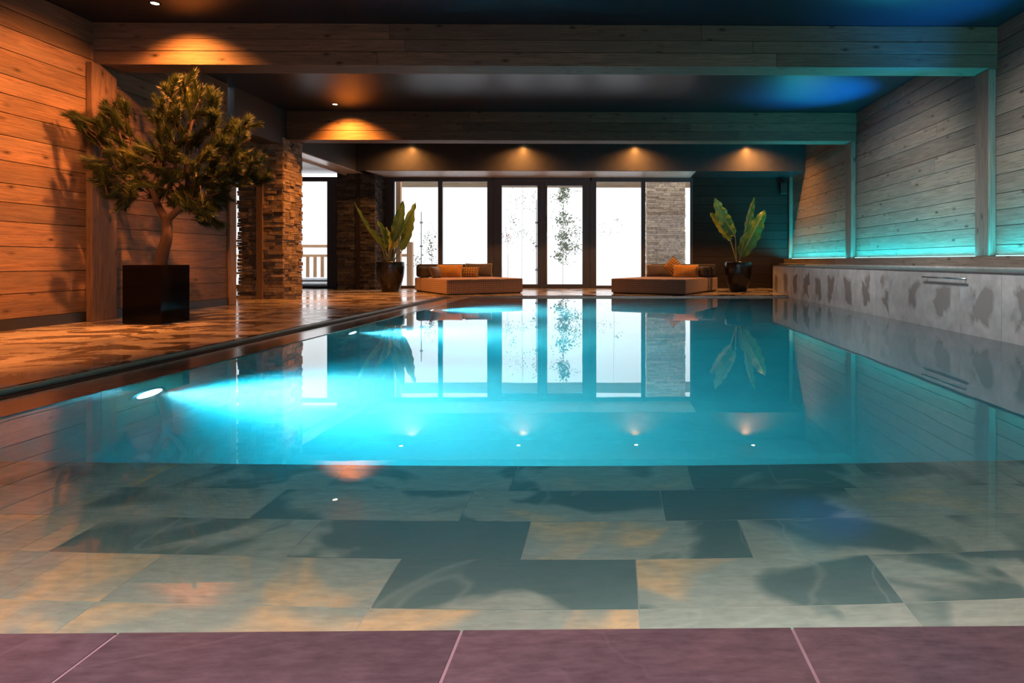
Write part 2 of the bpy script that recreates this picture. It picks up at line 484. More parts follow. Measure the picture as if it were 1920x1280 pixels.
# walls
struct(boards('y', XL - .06, XL, -2, 9.04, .13, CEIL, .2, 11).build('wall_left', 'wall_wood', bevel=.002))
struct(bx(XL - .2, XL - .05, -2, 9.04, -.1, CEIL, tone=.5).build('wall_left_core', 'black'))
struct(bx(XL - .02, XL + .012, -2, 9.04, DECK, .13, tone=.5).build('baseboard_left', 'plastic'))
struct(boards('y', XR + .05, XR, 1.0, YW - .0, .45, CEIL, .2, 23, flip=-1).build('wall_right', 'right_wood', bevel=.002))
struct(bx(XR + .045, XR + .2, -2, YW + .1, -.1, CEIL, tone=.5).build('wall_right_core', 'black'))
mb = MB()
mb.box(XL - .2, -3.2, -2.2, -2, -.1, CEIL, tone=.5); mb.box(3.9, XR + .2, -2.2, -2, -.1, CEIL, tone=.5)
mb.box(-3.2, 3.9, -2.2, -2, -.1, .9, tone=.5); mb.box(-3.2, 3.9, -2.2, -2, 2.95, CEIL, tone=.5)
struct(mb.build('wall_near', 'dark_header'))
e = struct(empty('window_7', (.35, -2.1, .9)))  # window added in the unseen near wall as soft daylight fill
mb = MB()
for q in (-3.55, -1.80, -.03, 1.74, 3.49): mb.box(q, q + .06, -.04, .04, 0, 2.05, 'z', tone=.5)
mb.box(-3.49, 3.49, -.04, .04, 0, .06, tone=.5); mb.box(-3.49, 3.49, -.04, .04, 1.99, 2.05, tone=.5)
mb.build('window_frame', 'frame', e)
bx(-3.49, 3.49, -.006, .006, .06, 1.99, tone=.5).build('pane', 'glass', e)
struct(bx(XL - 5, XL - .2, 8.95, 9.04, -.1, 2.8, tone=.5).build('wall_side_bay', 'dark_header'))
struct(bx(XL - 5.1, XL - 5, 8.95, YW + .1, -.1, 2.8, tone=.5).build('wall_side_bay_end', 'dark_header'))

# black soffit and header above the side opening
struct(bx(XL - .02, XR, 13.5, YW + .1, 2.55, CEIL, tone=.5).build('trim_1', 'black'))
struct(bx(-5.2, 1.75, 13.515, YW + .0, 2.543, 2.5495, tone=.5).build('trim_11', 'soffit_white'))  # pale board stops at the last window, its cut imitating shade beyond
struct(bx(XL - .35, XL, 9.2, 10.5, 2.55, CEIL, tone=.5).build('trim_2', 'dark_header'))
struct(bx(XL - .35, XL - .01, 10.4, 11.3, 2.68, CEIL, tone=.5).build('trim_10', 'dark_header'))
struct(bx(XL - .35, XL, 11.18, 13.5, 2.55, CEIL, tone=.5).build('trim_3', 'dark_header'))
struct(bx(XL - .35, XL - .02, 13.5, YW + .1, 2.55, CEIL, tone=.5).build('trim_4', 'dark_header'))
struct(bx(XL - .35, XL - .02, 11.18, YW - .1, 2.535, 2.55, tone=.5).build('trim_5', 'white_ceiling'))
struct(bx(XL - .39, XL - .35, 11.0, YW - .1, 2.50, 2.64, 'y', tone=.6).build('trim_6', 'white_trim'))

# beams
def beam(name, y0, y1, z0, label):
    e = empty(name, (0, y0, z0)); rs_ = random.Random(y0)
    tag(e, label, 'beam')
    hgt = CEIL - z0; rows = [0, .33, .62, 1.0]
    mb = MB()
    for i in range(3):
        a = XL
        while a < XR:
            b = min(XR, a + rs_.uniform(2.8, 4.5))
            if XR - b < .6: b = XR
            mb.box(a + .001, b - .001, -.004 * (i % 2), .03, hgt * rows[i] + .002, hgt * rows[i + 1] - .002, 'x')
            a = b
    mb.build('front_boards', 'beam_wood', e, bevel=.003)
    mb = MB()
    for i in range(3):
        mb.box(XL, XR, y1 - y0 - .03, y1 - y0, hgt * rows[i] + .002, hgt * rows[i + 1] - .002, 'x')
    mb.build('rear_boards', 'beam_wood', e)
    MB().box(XL, XR, .03, y1 - y0 - .03, .002, .03, 'x').build('underside_board', 'beam_wood', e)
    bx(XL, XR, .03, y1 - y0 - .03, .03, hgt, tone=.5).build('beam_core', 'black', e)
    return e
beam('ceiling_beam', 6.72, 7.02, 2.69, 'wide board-clad timber beam nearest the viewer, across the whole room')
beam('ceiling_beam', 10.65, 10.95, 2.65, 'second board-clad timber beam, farther back above the stone column')

def post(x0, x1, y0, y1, z0, z1, label, m='post_wood', group=None):
    o = MB().box(x0 - x0, x1 - x0, 0, y1 - y0, 0, z1 - z0, 'z').build('timber_post', m, bevel=.006, loc=(x0, y0, z0))
    tag(o, label, 'post'); return o
post(XL + .006, XL + .07, 6.62, 6.95, DECK, 2.69, 'timber post on the left wall behind the potted pine, under the near beam', 'wall_wood')
post(XL - .02, XL + .03, 9.04, 9.2, DECK, 2.64, 'pale timber end post where the left wall meets the opening')
post(XL - .24, XL - .06, 9.06, 9.24, DECK, 2.64, 'light timber jamb just behind the end post of the left wall', 'post_wood')
post(XR - .085, XR - .005, 6.74, 7.0, .70, 2.69, 'timber post on the right wall under the near beam', 'right_wood')
post(XR - .085, XR - .005, 10.67, 10.93, .70, 2.65, 'timber post on the right wall under the second beam', 'right_wood')
post(XR - .085, XR - .005, 14.42, 14.54, .70, 2.55, 'narrow timber post in the far right corner beside the speaker', 'right_wood')

# bench along the right wall
mb = MB(); rs = random.Random(9)
y = 5.15 - .62 * 8; k = 0
while y < 12.5:
    y1 = min(y + .62, 12.58)
    b = len(mb.v); X0, X1 = 3.15, 3.17
    mb.v += [(X0, y + .0015, -.02), (X0, y1 - .0015, -.02), (X0, y1 - .0015, .553), (X0, y + .0015, .553),
             (X1, y + .0015, -.02), (X1, y1 - .0015, -.02), (X1, y1 - .0015, .553), (X1, y + .0015, .553)]
    tn = rs.random()
    mb.face([b, b + 3, b + 2, b + 1], [(k * .62, 0), (k * .62, .565), (k * .62 + .62, .565), (k * .62 + .62, 0)], tn)
    mb.face([b + 3, b + 7, b + 6, b + 2], tone=tn); mb.face([b, b + 4, b + 7, b + 3], tone=tn); mb.face([b + 1, b + 2, b + 6, b + 5], tone=tn)
    y = y1; k += 1
struct(mb.build('bench_tiles', 'bench'))
struct(bx(3.16, XR + .06, -2, 12.57, -1.4, .55, tone=.5).build('bench_core', 'grate'))
struct(bx(3.14, XR + .05, -2, 12.6, .553, .567, tone=.5).build('bench_cap', 'bench_cap'))
struct(bx(3.15, XR + .05, 12.57, 12.6, -.1, .553, tone=.3).build('bench_end_tile', 'bench_cap'))
mb = MB(); y = 1.0
while y < YW - .05:
    y1 = min(y + .5, YW - .03); mb.box(3.80, XR + .01, y, y1 - .004, .566, .588, 'y'); y = y1
struct(mb.build('bench_back_step', 'bench'))
mb = MB(); y = 1.0
for y1 in (4.4, 7.9, 11.2, YW - .03): mb.box(3.90, 3.93, y, y1 - .003, .588, .70, 'y'); y = y1
struct(mb.build('trim_7', 'right_wood'))

# wall below board level beyond bench end
struct(bx(3.6, XR + .06, 12.6, YW, -.1, .58, tone=.5).build('trim_8', 'dark_wood'))

# ---------------------------------------------------------------- window wall
def wx(px, y=YW):
    u = (px - 1166) / 1200; t = math.tan(R(YAW))
    return y * (u + t) / (1 - t * u)
def wz(py, y=YW): return EYE + (489 - py) * y / 1200
zt, zb = 2.45, .09
# dark wood wall right of windows
struct(bx(wx(1299), XR + .1, YW + .04, YW + .1, -.1, 2.6, tone=.5).build('wall_far_core', 'black'))
struct(boards('x', YW - .02, YW + .05, wx(1299), XR + .02, -.0, 2.55, .2, 31).build('wall_far_right', 'dark_wood', bevel=.002))
struct(bx(wx(712), wx(736), YW - .04, YW + .06, DECK, 2.55, tone=.5).build('wall_far_panel', 'frame'))
struct(bx(-6.25, -5.3, YW - .02, YW + .06, DECK, 2.64, tone=.5).build('wall_far_pier', 'frame'))

wcount = [0]
def window(px0, px1, z0, z1, fr_l, fr_r, fr_t=.06, fr_b=.06, sillz=DECK, label=None):
    wcount[0] += 1
    x0, x1 = (wx(px0), wx(px1)) if px0 > 0 else (px0, px1)
    e = struct(empty('window_%d' % wcount[0], ((x0 + x1) / 2, YW, sillz)))
    cx, y0 = (x0 + x1) / 2, YW
    def B(a, b, c, d): return (a - cx, b - cx, -.04, .04, c - sillz, d - sillz)
    mb = MB()
    mb.box(*B(x0 - fr_l, x0, sillz, 2.55), 'z', tone=.5); mb.box(*B(x1, x1 + fr_r, sillz, 2.55), 'z', tone=.5)
    mb.box(*B(x0, x1, z1, 2.55), 'x', tone=.5); mb.box(*B(x0, x1, sillz, z0), 'x', tone=.5)
    mb.build('window_frame', 'frame', e, bevel=.004)
    MB().box(x0 - cx, x1 - cx, -.006, .006, z0 - sillz, z1 - sillz, tone=.5).build('pane', 'glass', e)
    return e
half = .5
def hw(a, b): return (wx(b) - wx(a)) / 2
window(740, 822, zb, zt, wx(740) - wx(736), hw(822, 830))
window(830, 914, zb, zt, hw(822, 830), wx(926) - wx(914) - .001)
window(1118, 1202, zb, zt, wx(1118) - wx(1106) - .001, hw(1202, 1210))
window(1210, 1294, zb, zt, hw(1202, 1210), wx(1299) - wx(1294))
# side bay windows (beyond the stone columns)
window(-8.05, -6.47, zb, 2.45, .06, .23)
window(-10.3, -8.2, zb, 2.45, .06, .08)

# doors
def door(n, gx0, gx1, left, right, handle):
    x0, x1 = wx(left), wx(right); cx = (x0 + x1) / 2
    e = struct(empty('door_%d' % n, (cx, YW, DECK)))
    g0, g1 = wx(gx0) - cx, wx(gx1) - cx; a, b = x0 - cx, x1 - cx
    z0, z1 = .12 - DECK, 2.36 - DECK; top = 2.47 - DECK
    mb = MB()
    mb.box(a, g0, -.05, .03, .0, top, 'z', tone=.5); mb.box(g1, b, -.05, .03, .0, top, 'z', tone=.5)
    mb.box(g0, g1, -.05, .03, z1, top, 'x', tone=.5); mb.box(g0, g1, -.05, .03, 0, z0, 'x', tone=.5)
    mb.build('door_leaf', 'frame', e, bevel=.005)
    MB().box(g0, g1, -.016, -.004, z0, z1, tone=.5).build('pane', 'glass', e)
    if handle:
        hx = wx(1026) - cx
        mb = MB().tube([(hx, -.10, .06), (hx, -.10, top - .04)], .014, 10)
        hb = mb.build('pull_handle', 'chrome', e, smooth=True); hb['label'] = 'full-height steel pull bar'
        for zz in (.12, 1.1, top - .1): MB().tube([(hx, -.10, zz), (hx, -.045, zz)], .008, 8).build('handle_bracket', 'chrome', hb)
door(1, 941, 1008, 926, 1016.0, False)
door(2, 1025, 1092, 1016.4, 1106, True)
struct(bx(wx(914) + .1, wx(1118) - .1, YW - .04, YW + .04, 2.475, 2.55, tone=.5).build('trim_9', 'frame'))

def portal(name, loc, target, sx, sz):
    o = area(name, loc, target, 1, (1, 1, 1), sx, sz); o.data.cycles.is_portal = True
    # local x stays horizontal, so the width runs along the wall
    v = Vector(target) - Vector(loc)
    o.rotation_euler = (R(90), 0, R(180) if v.y > 0 else 0)
    o.rotation_euler = (R(90), 0, 0) if v.y > 0 else (R(-90), 0, 0)
portal('daylight_portal', ((wx(740) + wx(1294)) / 2, YW - .06, 1.27), (0, 0, 1.27), wx(1294) - wx(740), 2.36)
portal('daylight_portal_side', (-8.4, YW - .06, 1.27), (-8.4, 0, 1.27), 3.9, 2.36)
portal('daylight_portal_near', (.35, -1.98, 1.92), (.35, 5, 1.92), 7.0, 2.0)

# ---------------------------------------------------------------- stone columns
def stone_shell(mb, w, d, h, rs, faces='flr', smin=.09, smax=.26, prot=.03):
    z = 0
    mb.box(.03, w - .03, .03, d - .03, 0, h, tone=.2)
    while z < h:
        hh = min(rs.uniform(.035, .075), h - z)
        for f in 'flrk':
            L = w if f in 'fk' else d
            a = 0
            while a < L:
                b = min(L, a + rs.uniform(smin, smax))
                if L - b < .05: b = L
                p = rs.uniform(0, prot); tn = rs.random(); g = .0025
                if rs.random() < .25 and hh > .055: parts = ((z, z + hh * .5), (z + hh * .5, z + hh))
                else: parts = ((z, z + hh),)
                for (c0, c1) in parts:
                    p2 = p + rs.uniform(-.006, .008)
                    ea = -p2 if a == 0 else 0; eb = p2 if b == L else 0
                    if f == 'f': mb.box(a + g + ea, b - g + eb, -p2, .04, c0 + g, c1 - g, tone=tn)
                    elif f == 'k': mb.box(a + g, b - g, d - .04, d + p2, c0 + g, c1 - g, tone=tn)
                    elif f == 'r': mb.box(w - .04, w + p2, a + g, b - g, c0 + g, c1 - g, tone=tn)
                    else: mb.box(-p2, .04, a + g, b - g, c0 + g, c1 - g, tone=tn)
                a = b
        z += hh
    return mb
rs = random.Random(5)
e = empty('stone_column', (-6.1, 10.52, DECK))
tag(e, 'rugged ledgestone column with a timber strip, standing left of the pool deck', 'column')
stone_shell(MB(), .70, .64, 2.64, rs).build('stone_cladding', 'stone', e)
MB().box(.30, .40, -.045, .02, 0, 2.5, 'z').build('timber_strip', 'post_wood', e)
e = empty('stone_column', (-5.94, 13.9, DECK))
tag(e, 'dim grey ledgestone column against the window wall, behind the left potted plant', 'column')
stone_shell(MB(), .78, .62, 2.50, rs, prot=.022).build('stone_cladding', 'stone_dimmed', e)
MB().box(.40, .48, -.04, .02, 0, 2.5, 'z').build('timber_strip', 'dark_wood', e)
e = empty('stone_column', (wx(1213, 16.4), 16.4, -.1))
tag(e, 'pale ledgestone column outside, seen through the rightmost window', 'column')
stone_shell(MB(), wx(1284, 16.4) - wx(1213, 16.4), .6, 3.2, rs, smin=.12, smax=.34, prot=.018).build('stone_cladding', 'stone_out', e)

# ---------------------------------------------------------------- outdoors
struct(bx(-40, 40, YW + .1, 90, -.6, -.1, tone=.5).build('snowy_ground', 'snow'))
eb = empty('eave_beam', (0, 17.2, 2.63)); tag(eb, 'pale timber eave board outside, along the top of the windows', 'beam')
MB().box(wx(750, 17.2), wx(1300, 17.2), 0, .12, 0, .26, 'x').build('fascia_board', 'post_wood', eb)
o = MB().box(0, .11, 0, .11, 0, 2.75, 'z').build('timber_post', 'fence_wood', loc=(wx(742, 15.3), 15.3, -.1))
tag(o, 'pale timber veranda post outside, at the left edge of the leftmost wide window', 'post')
def railing(x0, x1, y, label, step=.17, posts=(), z0=-.1):
    e = empty('wooden_railing', (x0, y, z0)); tag(e, label, 'railing')
    L = x1 - x0
    MB().box(0, L, -.03, .05, 1.12, 1.20, 'x').build('top_rail', 'fence_wood', e)
    MB().box(0, L, -.02, .04, .86, .93, 'x').build('lower_rail', 'fence_wood', e)
    for p in posts:
        MB().box(p - x0 - .07, p - x0 + .07, -.07, .07, .0, 1.24, 'z').build('post', 'fence_wood', e, bevel=.01)
    x = .12
    while x < L - .05:
        if all(abs(x + x0 - p) > .12 for p in posts):
            MB().box(x, x + .085, -.015, .015, .30, .90, 'z').build('baluster', 'fence_wood', e)
        x += step
    return e
railing(-10.6, -7.35, 17.8, 'brown timber balcony railing in the snow, seen through the left side window', posts=(-8.72, -10.2), step=.2)
railing(wx(752, 16.6), wx(770, 16.6), 16.6, 'short end of timber railing with a stout post beside the left potted plant', posts=(wx(769, 16.6),))
# low snow-capped planks in front of the railing
for i, (yy, zz, nm) in enumerate(((17.0, .06, 'upper of two dark snow-topped planks below the balcony railing'), (16.2, -.02, 'lower of two dark snow-topped planks below the balcony railing'))):
    e = empty('snowy_plank', (-9.3, yy, zz)); tag(e, nm, 'plank')
    MB().box(0, 3.0, 0, .25, .0, .07, 'x').build('plank', 'dark_wood', e)
    MB().box(0, 3.0, .02, .25, .07, .14, 'x', tone=.5).build('snow_cap', 'snow', e, bevel=.02)
    for q in (.1, 1.5, 2.8): MB().box(q, q + .1, .05, .2, -.3, 0, 'z').build('support', 'dark_wood', e)

def flecks(mb, rs, c, r, n, size, squash=1):
    for _ in range(n):
        p = Vector((rs.gauss(0, 1) * r[0], rs.gauss(0, 1) * r[1], rs.gauss(0, 1) * r[2])) + Vector(c)
        a = Vector((rs.uniform(-1, 1), rs.uniform(-1, 1), rs.uniform(-1, 1))).normalized()
        b = a.cross(Vector((rs.uniform(-1, 1), rs.uniform(-1, 1), rs.uniform(-1, 1)))).normalized()
        s1 = size * rs.uniform(.5, 1.5); s2 = size * rs.uniform(.25, .6)
        i = len(mb.v); mb.v += [tuple(p - a * s1), tuple(p + b * s2), tuple(p + a * s1), tuple(p - b * s2)]
        mb.face([i, i + 1, i + 2, i + 3], tone=rs.random())
    return mb
def snowy_tree(name, px, y, label, clumps, mat='fleck', trunk=True, top=6):
    rs = random.Random(px); x = wx(px, y)
    e = empty(name, (x, y, -.1)); tag(e, label, 'tree' if 'tree' in name or 'spruce' in name else 'bush')
    if trunk:
        MB().tube([(0, 0, 0), (.03, 0, top * .5), (0, 0, top)], [.02, .015, .006], 6).build('trunk', 'pale_bark', e)
    mb = MB(); sn = MB()
    for (cpx, cpy, sx, sz, n, sz_) in clumps:
        c = (wx(cpx, y) - x, 0, wz(cpy, y) + .1); k = y / 1200
        flecks(mb, rs, c, (sx * k, .25, sz * k), int(n * 1.8), sz_ * k * 1.2)
    mb.build('foliage', mat, e)
snowy_tree('snowy_spruce', 1055, 20, 'snow-laden spruce tree seen through the right-hand door', [
    (1057, 362, 6, 9, 130, 2.4), (1046, 372, 8, 4, 30, 2), (1057, 402, 4, 4, 40, 2.2), (1058, 415, 9, 5, 80, 2.4), (1056, 442, 6, 6, 90, 2.4), (1075, 432, 9, 8, 70, 1.8),
    (1057, 462, 6, 7, 110, 2.4), (1074, 462, 8, 5, 60, 1.8), (1050, 480, 6, 5, 60, 2.2), (1068, 474, 7, 3, 30, 1.6), (1060, 492, 8, 4, 25, 1.5), (1085, 445, 4, 20, 40, 1.4), (1036, 400, 3, 25, 16, 1.4), (1078, 360, 6, 3, 12, 1.4)], top=7)
snowy_tree('snowy_tree', 978, 21, 'bare snowy tree seen through the left-hand door', [
    (975, 375, 12, 14, 45, 1.4), (963, 415, 4, 8, 26, 1.6), (980, 437, 12, 5, 50, 1.4), (1002, 375, 3, 14, 24, 1.6), (1003, 455, 4, 6, 22, 1.6), (950, 380, 6, 10, 14, 1.2), (960, 500, 20, 20, 12, 1), (1000, 410, 2, 20, 12, 1)], top=6)
snowy_tree('berry_bush', 951, 19, 'thin red-twigged bush seen at the left of the left-hand door', [(952, 444, 6, 8, 70, 1.4), (947, 455, 3, 5, 20, 1.2)], mat='fleck_red', top=1.4)
snowy_tree('snowy_bush', 808, 18, 'small leafy bush in the snow behind the left daybed', [(809, 460, 6, 14, 70, 1.9), (802, 442, 5, 5, 18, 1.6), (783, 484, 4, 7, 36, 1.9), (812, 487, 8, 5, 22, 1.6), (779, 495, 3, 3, 10, 1.8)], top=1.3)
snowy_tree('frosted_tree', 1150, 24, 'faint frosted tree seen through the window right of the doors', [(1130, 425, 6, 5, 14, 1.4), (1158, 413, 3, 2, 10, 1.3), (1135, 437, 14, 4, 26, 1.2), (1165, 420, 3, 3, 6, 1.2), (1140, 470, 12, 6, 10, 1)], top=4)

# glass windscreen on slender steel posts
M['pale_steel'] = simple('pale_galvanised_steel', (.45, .47, .5), .5)
for px, h, lab in ((1006, 2.3, 'slender steel post with glass clamps outside, seen through the left-hand door'), (790, 2.0, 'slender steel post with glass clamps outside, behind the left potted plant')):
    e = empty('windscreen_post', (wx(px, 16.3), 16.3, -.1)); tag(e, lab, 'post')
    MB().tube([(0, 0, 0), (0, 0, h)], .013, 8).build('pole', 'pale_steel', e, smooth=True)
    for zz in (.5, 1.1, 1.7): MB().box(-.035, .035, -.02, .02, zz, zz + .05, tone=.5).build('clamp', 'pale_steel', e, bevel=.005)

# ---------------------------------------------------------------- ceiling spotlights
def downlight(x, y, label, power, target=None, angle=75, z=CEIL, blend=.6, group='recessed warm ceiling spotlights', color=WARM):
    e = empty('ceiling_spotlight', (x, y, z)); tag(e, label, 'spotlight', group)
    n = 24
    MB().lathe([(.050, -.004), (.050, .0), (.036, .0), (.036, -.004)], n=n, cap=False).build('bezel', 'frame', e)
    MB().lathe([(.001, -.0035), (.034, -.003), (.034, -.001), (.001, -.001)], n=n).build('bulb', 'bulb', e)
    t = target or (x, y, 0)
    spot('lamp', (x, y, z - .012), t, power, color, angle, blend, .03, e)
    return e
downlight(-4.41, 6.22, 'glowing ceiling spotlight in front of the near beam, top left', 420, target=(-4.3, 7.3, .6), angle=116, blend=1, color=(1, .29, .05))
downlight(-4.40, 10.19, 'glowing ceiling spotlight in front of the second beam, near the stone column', 600, target=(-4.25, 11.2, .6), angle=116, blend=1, color=(1, .29, .04))
downlight(-4.33, 13.13, 'first ceiling spotlight before the black soffit, above the left potted plant', 215, target=(-4.33, 13.5, 0), angle=150, blend=1)
downlight(-1.94, 13.13, 'second ceiling spotlight before the black soffit, above the left daybed', 215, target=(-1.94, 13.5, 0), angle=150, blend=1)
downlight(.47, 13.13, 'third ceiling spotlight before the black soffit, above the right daybed', 215, target=(.47, 13.5, 0), angle=150, blend=1)
downlight(2.88, 13.13, 'fourth ceiling spotlight before the black soffit, above the right potted plant', 300, target=(3.0, 13.5, 0), angle=150, blend=1)
# fittings out of view that wash the left wall and the near deck
downlight(-2.9, 5.75, 'ceiling spotlight outside the picture aimed at the potted pine', 1350, target=(-5.3, 6.1, 1.1), angle=75, color=(1, .295, .068))
downlight(-3.5, 2.9, 'ceiling spotlight outside the picture washing the near left wall', 1000, target=(-5.2, 4.6, .6), angle=85, color=(1, .295, .068))

# ---------------------------------------------------------------- LED trough right wall
for (y0, y1, lab) in ((1.2, 6.7, 'cyan light strip glowing behind the ledge board, nearest section'), (7.03, 10.64, 'cyan light strip glowing behind the ledge board between the two posts'), (10.96, 14.4, 'cyan light strip glowing behind the ledge board, farthest section')):
    e = empty('light_strip', (4.046, y0, .696)); tag(e, lab, 'light')
    L = y1 - y0
    MB().box(-.008, .010, 0, L, 0, .012, tone=.5).build('diffuser', 'led', e)
    MB().box(-.018, .018, 0, L, -.012, -.001, tone=.5).build('profile', 'chrome', e)
    a = area('strip_lamp', (3.955, (y0 + y1) / 2, .690), (4.0, (y0 + y1) / 2, 3), 13 * L, (.0, .75, .85), .03, L, e)
    a.rotation_euler = (pi, R(-15), 0)

# ---------------------------------------------------------------- pool lamps
for i, yy in enumerate((3.5, 6.2, 8.9)):
    e = empty('pool_light', (-2.53, yy, -.42))
    tag(e, ('nearest', 'middle', 'farthest')[i] + ' of the three round underwater lights in the left pool wall', 'pool light', 'underwater lights')
    rg = [[(0.0 + d, r * cos(2 * pi * j / 28), r * sin(2 * pi * j / 28)) for j in range(28)] for r, d in ((.13, .0), (.13, .02), (.10, .025))]
    MB().rings(rg, False).build('bezel', 'chrome', e)
    rg = [[(d, r * cos(2 * pi * j / 28), r * sin(2 * pi * j / 28)) for j in range(28)] for r, d in ((.10, .018), (.05, .026), (.001, .028))]
    MB().rings(rg, False).build('lens', 'pool_lens', e)
    spot('lamp', (-2.40, yy, -.42), (0, yy + .2, -.5), 1150, (.02, .72, 1.0), 120, 1, .05, e)
    spot('lamp_core', (-2.44, yy, -.42), (0, yy, -.40), 1700, (1, 1, 1.0), 72, 1, .05, e)
e = empty('step_fill_light', (.3, 1.13, -.2)); tag(e, 'unseen underwater fill light added under the near ledge', 'pool light')
MB().box(-.3, .3, 0, .008, -.03, .03, tone=.5).build('lens', 'pool_lens', e)
area('lamp', (.3, 1.16, -.05), (.3, 2.2, -.4), 46, (1, .53, .42), 5.4, .06, e)  # added lamp, out of sight, that lights the step tiles
# pool-side coloured lamp that tints the near ledge
e = empty('ceiling_spotlight', (-1.2, .2, CEIL)); tag(e, 'pink ceiling lamp above the near ledge, outside the picture', 'spotlight')
MB().lathe([(.12, -.01), (.12, 0), (.01, 0), (.01, -.01)], n=24).build('lens', 'bulb', e)
spot('lamp', (-1.2, .2, CEIL - .03), (-.9, .6, 0), 450, (1, .50, .62), 100, .9, .1, e)

# neutral fill washers added out of view, aimed at the right wall between the beams
for (x, y, tx, ty, tz, pw, lab) in ((1.7, 7.5, 4.07, 8.9, .9, 420, 'added white fill spotlight hidden behind the near beam, aimed at the right wall'),
                                    (1.7, 4.9, 4.07, 5.7, .7, 560, 'added white fill spotlight outside the picture aimed at the near part of the right wall')):
    e = empty('ceiling_spotlight', (x, y, CEIL)); tag(e, lab, 'spotlight')
    MB().lathe([(.050, -.004), (.050, 0), (.036, 0), (.036, -.004)], n=20, cap=False).build('bezel', 'frame', e)
    spot('lamp', (x, y, CEIL - .012), (tx, ty, tz), pw, (1, .90, .82), 84, .8, .3, e)
# blue uplights added for ceiling and corner glow, unseen behind the ledge board
for i, (y, pw) in enumerate(((5.9, 1800), (9.2, 6500), (12.9, 90))):
    e = empty('added_blue_uplight', (3.98, y, .588)); tag(e, ('nearest', 'middle', 'farthest')[i] + ' of the blue uplights added as unseen fill in the trough along the right wall', 'uplight', 'blue uplights')
    MB().lathe([(.02, 0), (.02, .05), (.016, .052), (.002, .052)], n=16).build('housing', 'plastic', e)
    spot('lamp', (3.95, y, .65), (2.9, y + .2, CEIL) if i < 2 else (3.3, 14.6, 1.6), pw, (.0, .30, 1) if i < 2 else (0, .6, .8), 46 if i < 2 else 70, 1, .03, e)

# ---------------------------------------------------------------- drain channel grates
def channel(name, x0, y0, L, along, label, w=.15):
    e = empty(name, (x0, y0, -.012)); tag(e, label, 'drain')
    mb = MB()
    n = int(L / .02)
    for i in range(n):
        a = i * .02
        if along == 'y': mb.box(.07, w - .006, a, a + .011, .0, .020, tone=.5)
        else: mb.box(a, a + .011, .006, w - .03, .0, .020, tone=.5)
    o = mb.build('slats', 'grate', e); 
    if along == 'y':
        MB().box(.055, .066, 0, L, 0, .046, 'y', tone=.5).build('edge_profile', 'profile', e)
        MB().box(0, .052, 0, L, 0, .018, 'y', tone=.5).build('edge_band', 'grate', e)
    else:
        MB().box(0, L, 0, .005, 0, .03, 'x', tone=.5).build('edge_profile', 'profile', e)
        MB().box(0, L, w - .028, w - .002, 0, .018, 'x', tone=.5).build('edge_band', 'grate', e)
channel('overflow_channel', -2.99, -1.5, 12.9, 'y', 'dark overflow channel with steel edge running along the left pool side')
channel('overflow_channel', -2.80, 11.40, 5.9, 'x', 'narrow overflow channel along the far end of the pool, before the daybeds', w=.08)

# ---------------------------------------------------------------- bench rail
e = empty('grab_rail', (3.118, 5.62, .49)); tag(e, 'thin steel grab rail fixed on the stained grey bench wall', 'rail')
MB().tube([(0, 0, 0), (0, .80, 0)], .007, 10).build('bar', 'chrome', e, smooth=True)
for q in (.05, .75): MB().tube([(0, q, 0), (.034, q, 0)], .006, 8).build('bracket', 'chrome', e)

# ---------------------------------------------------------------- speaker
e = empty('wall_speaker', (3.84, 14.40, 2.28)); tag(e, 'small black loudspeaker fixed high in the far right corner', 'speaker')
MB().box(-.08, .08, -.08, .06, -.12, .13, tone=.5).build('cabinet', 'plastic', e, bevel=.012)
MB().box(-.06, .06, -.088, -.078, -.10, .11, tone=.5).build('grille', 'grate', e)
MB().tube([(0, .05, .0), (0, .19, .02)], .02, 8).build('bracket', 'plastic', e)

# ---------------------------------------------------------------- potted pine
def at(px, py, y):
    return Vector((wx(px, y), y, wz(py, y)))
def atc(px, py, y):
    while wx(px, y) < -5.12 and y > 5.2: y -= .02
    return at(px, py, y)
def smooth_path(pts, n=4):
    out = []
    for i in range(len(pts) - 1):
        p0 = pts[max(i - 1, 0)]; p1 = pts[i]; p2 = pts[i + 1]; p3 = pts[min(i + 2, len(pts) - 1)]
        for k in range(n):
            t = k / n
            out.append(.5 * ((2 * p1) + (p2 - p0) * t + (2 * p0 - 5 * p1 + 4 * p2 - p3) * t * t + (3 * p1 - p0 - 3 * p2 + p3) * t ** 3))
    out.append(pts[-1]); return out
TY = 6.46
PB = Vector((-4.56, TY, DECK))
e = empty('potted_pine', PB, R(-3)); tag(e, 'tall bonsai-like pine in a square black planter by the left wall', 'potted tree')
HW, PH = .193, .58
mb = MB()
for (x0, x1, y0, y1) in ((-HW, HW, -HW, -HW + .02), (-HW, HW, HW - .02, HW), (-HW, -HW + .02, -HW + .02, HW - .02), (HW - .02, HW, -HW + .02, HW - .02)):
    mb.box(x0, x1, y0, y1, .012, PH, tone=.5)
mb.box(-HW + .02, HW - .02, -HW + .02, HW - .02, .012, .04, tone=.5)
mb.build('planter', 'planter', e)
MB().box(-HW + .012, HW - .012, -HW + .012, HW - .012, 0, .012, tone=.5).build('foot', 'grate', e)
MB().box(-HW + .02, HW - .02, -HW + .02, HW - .02, .4, .545, tone=.5).build('soil', 'soil', e)
rs = random.Random(21)
rot = Matrix.Rotation(R(3), 3, 'Z')
def L(v): return rot @ (v - PB)
def tp(p, q, d=0): return L(atc(p, q, TY + d))
trunk = smooth_path([tp(300, 500), tp(305, 475), tp(313, 445), tp(313, 420), tp(309, 405)])
MB().tube(trunk, [.058 - .0012 * i for i in range(len(trunk))], 12).build('trunk', 'bark', e, smooth=True)
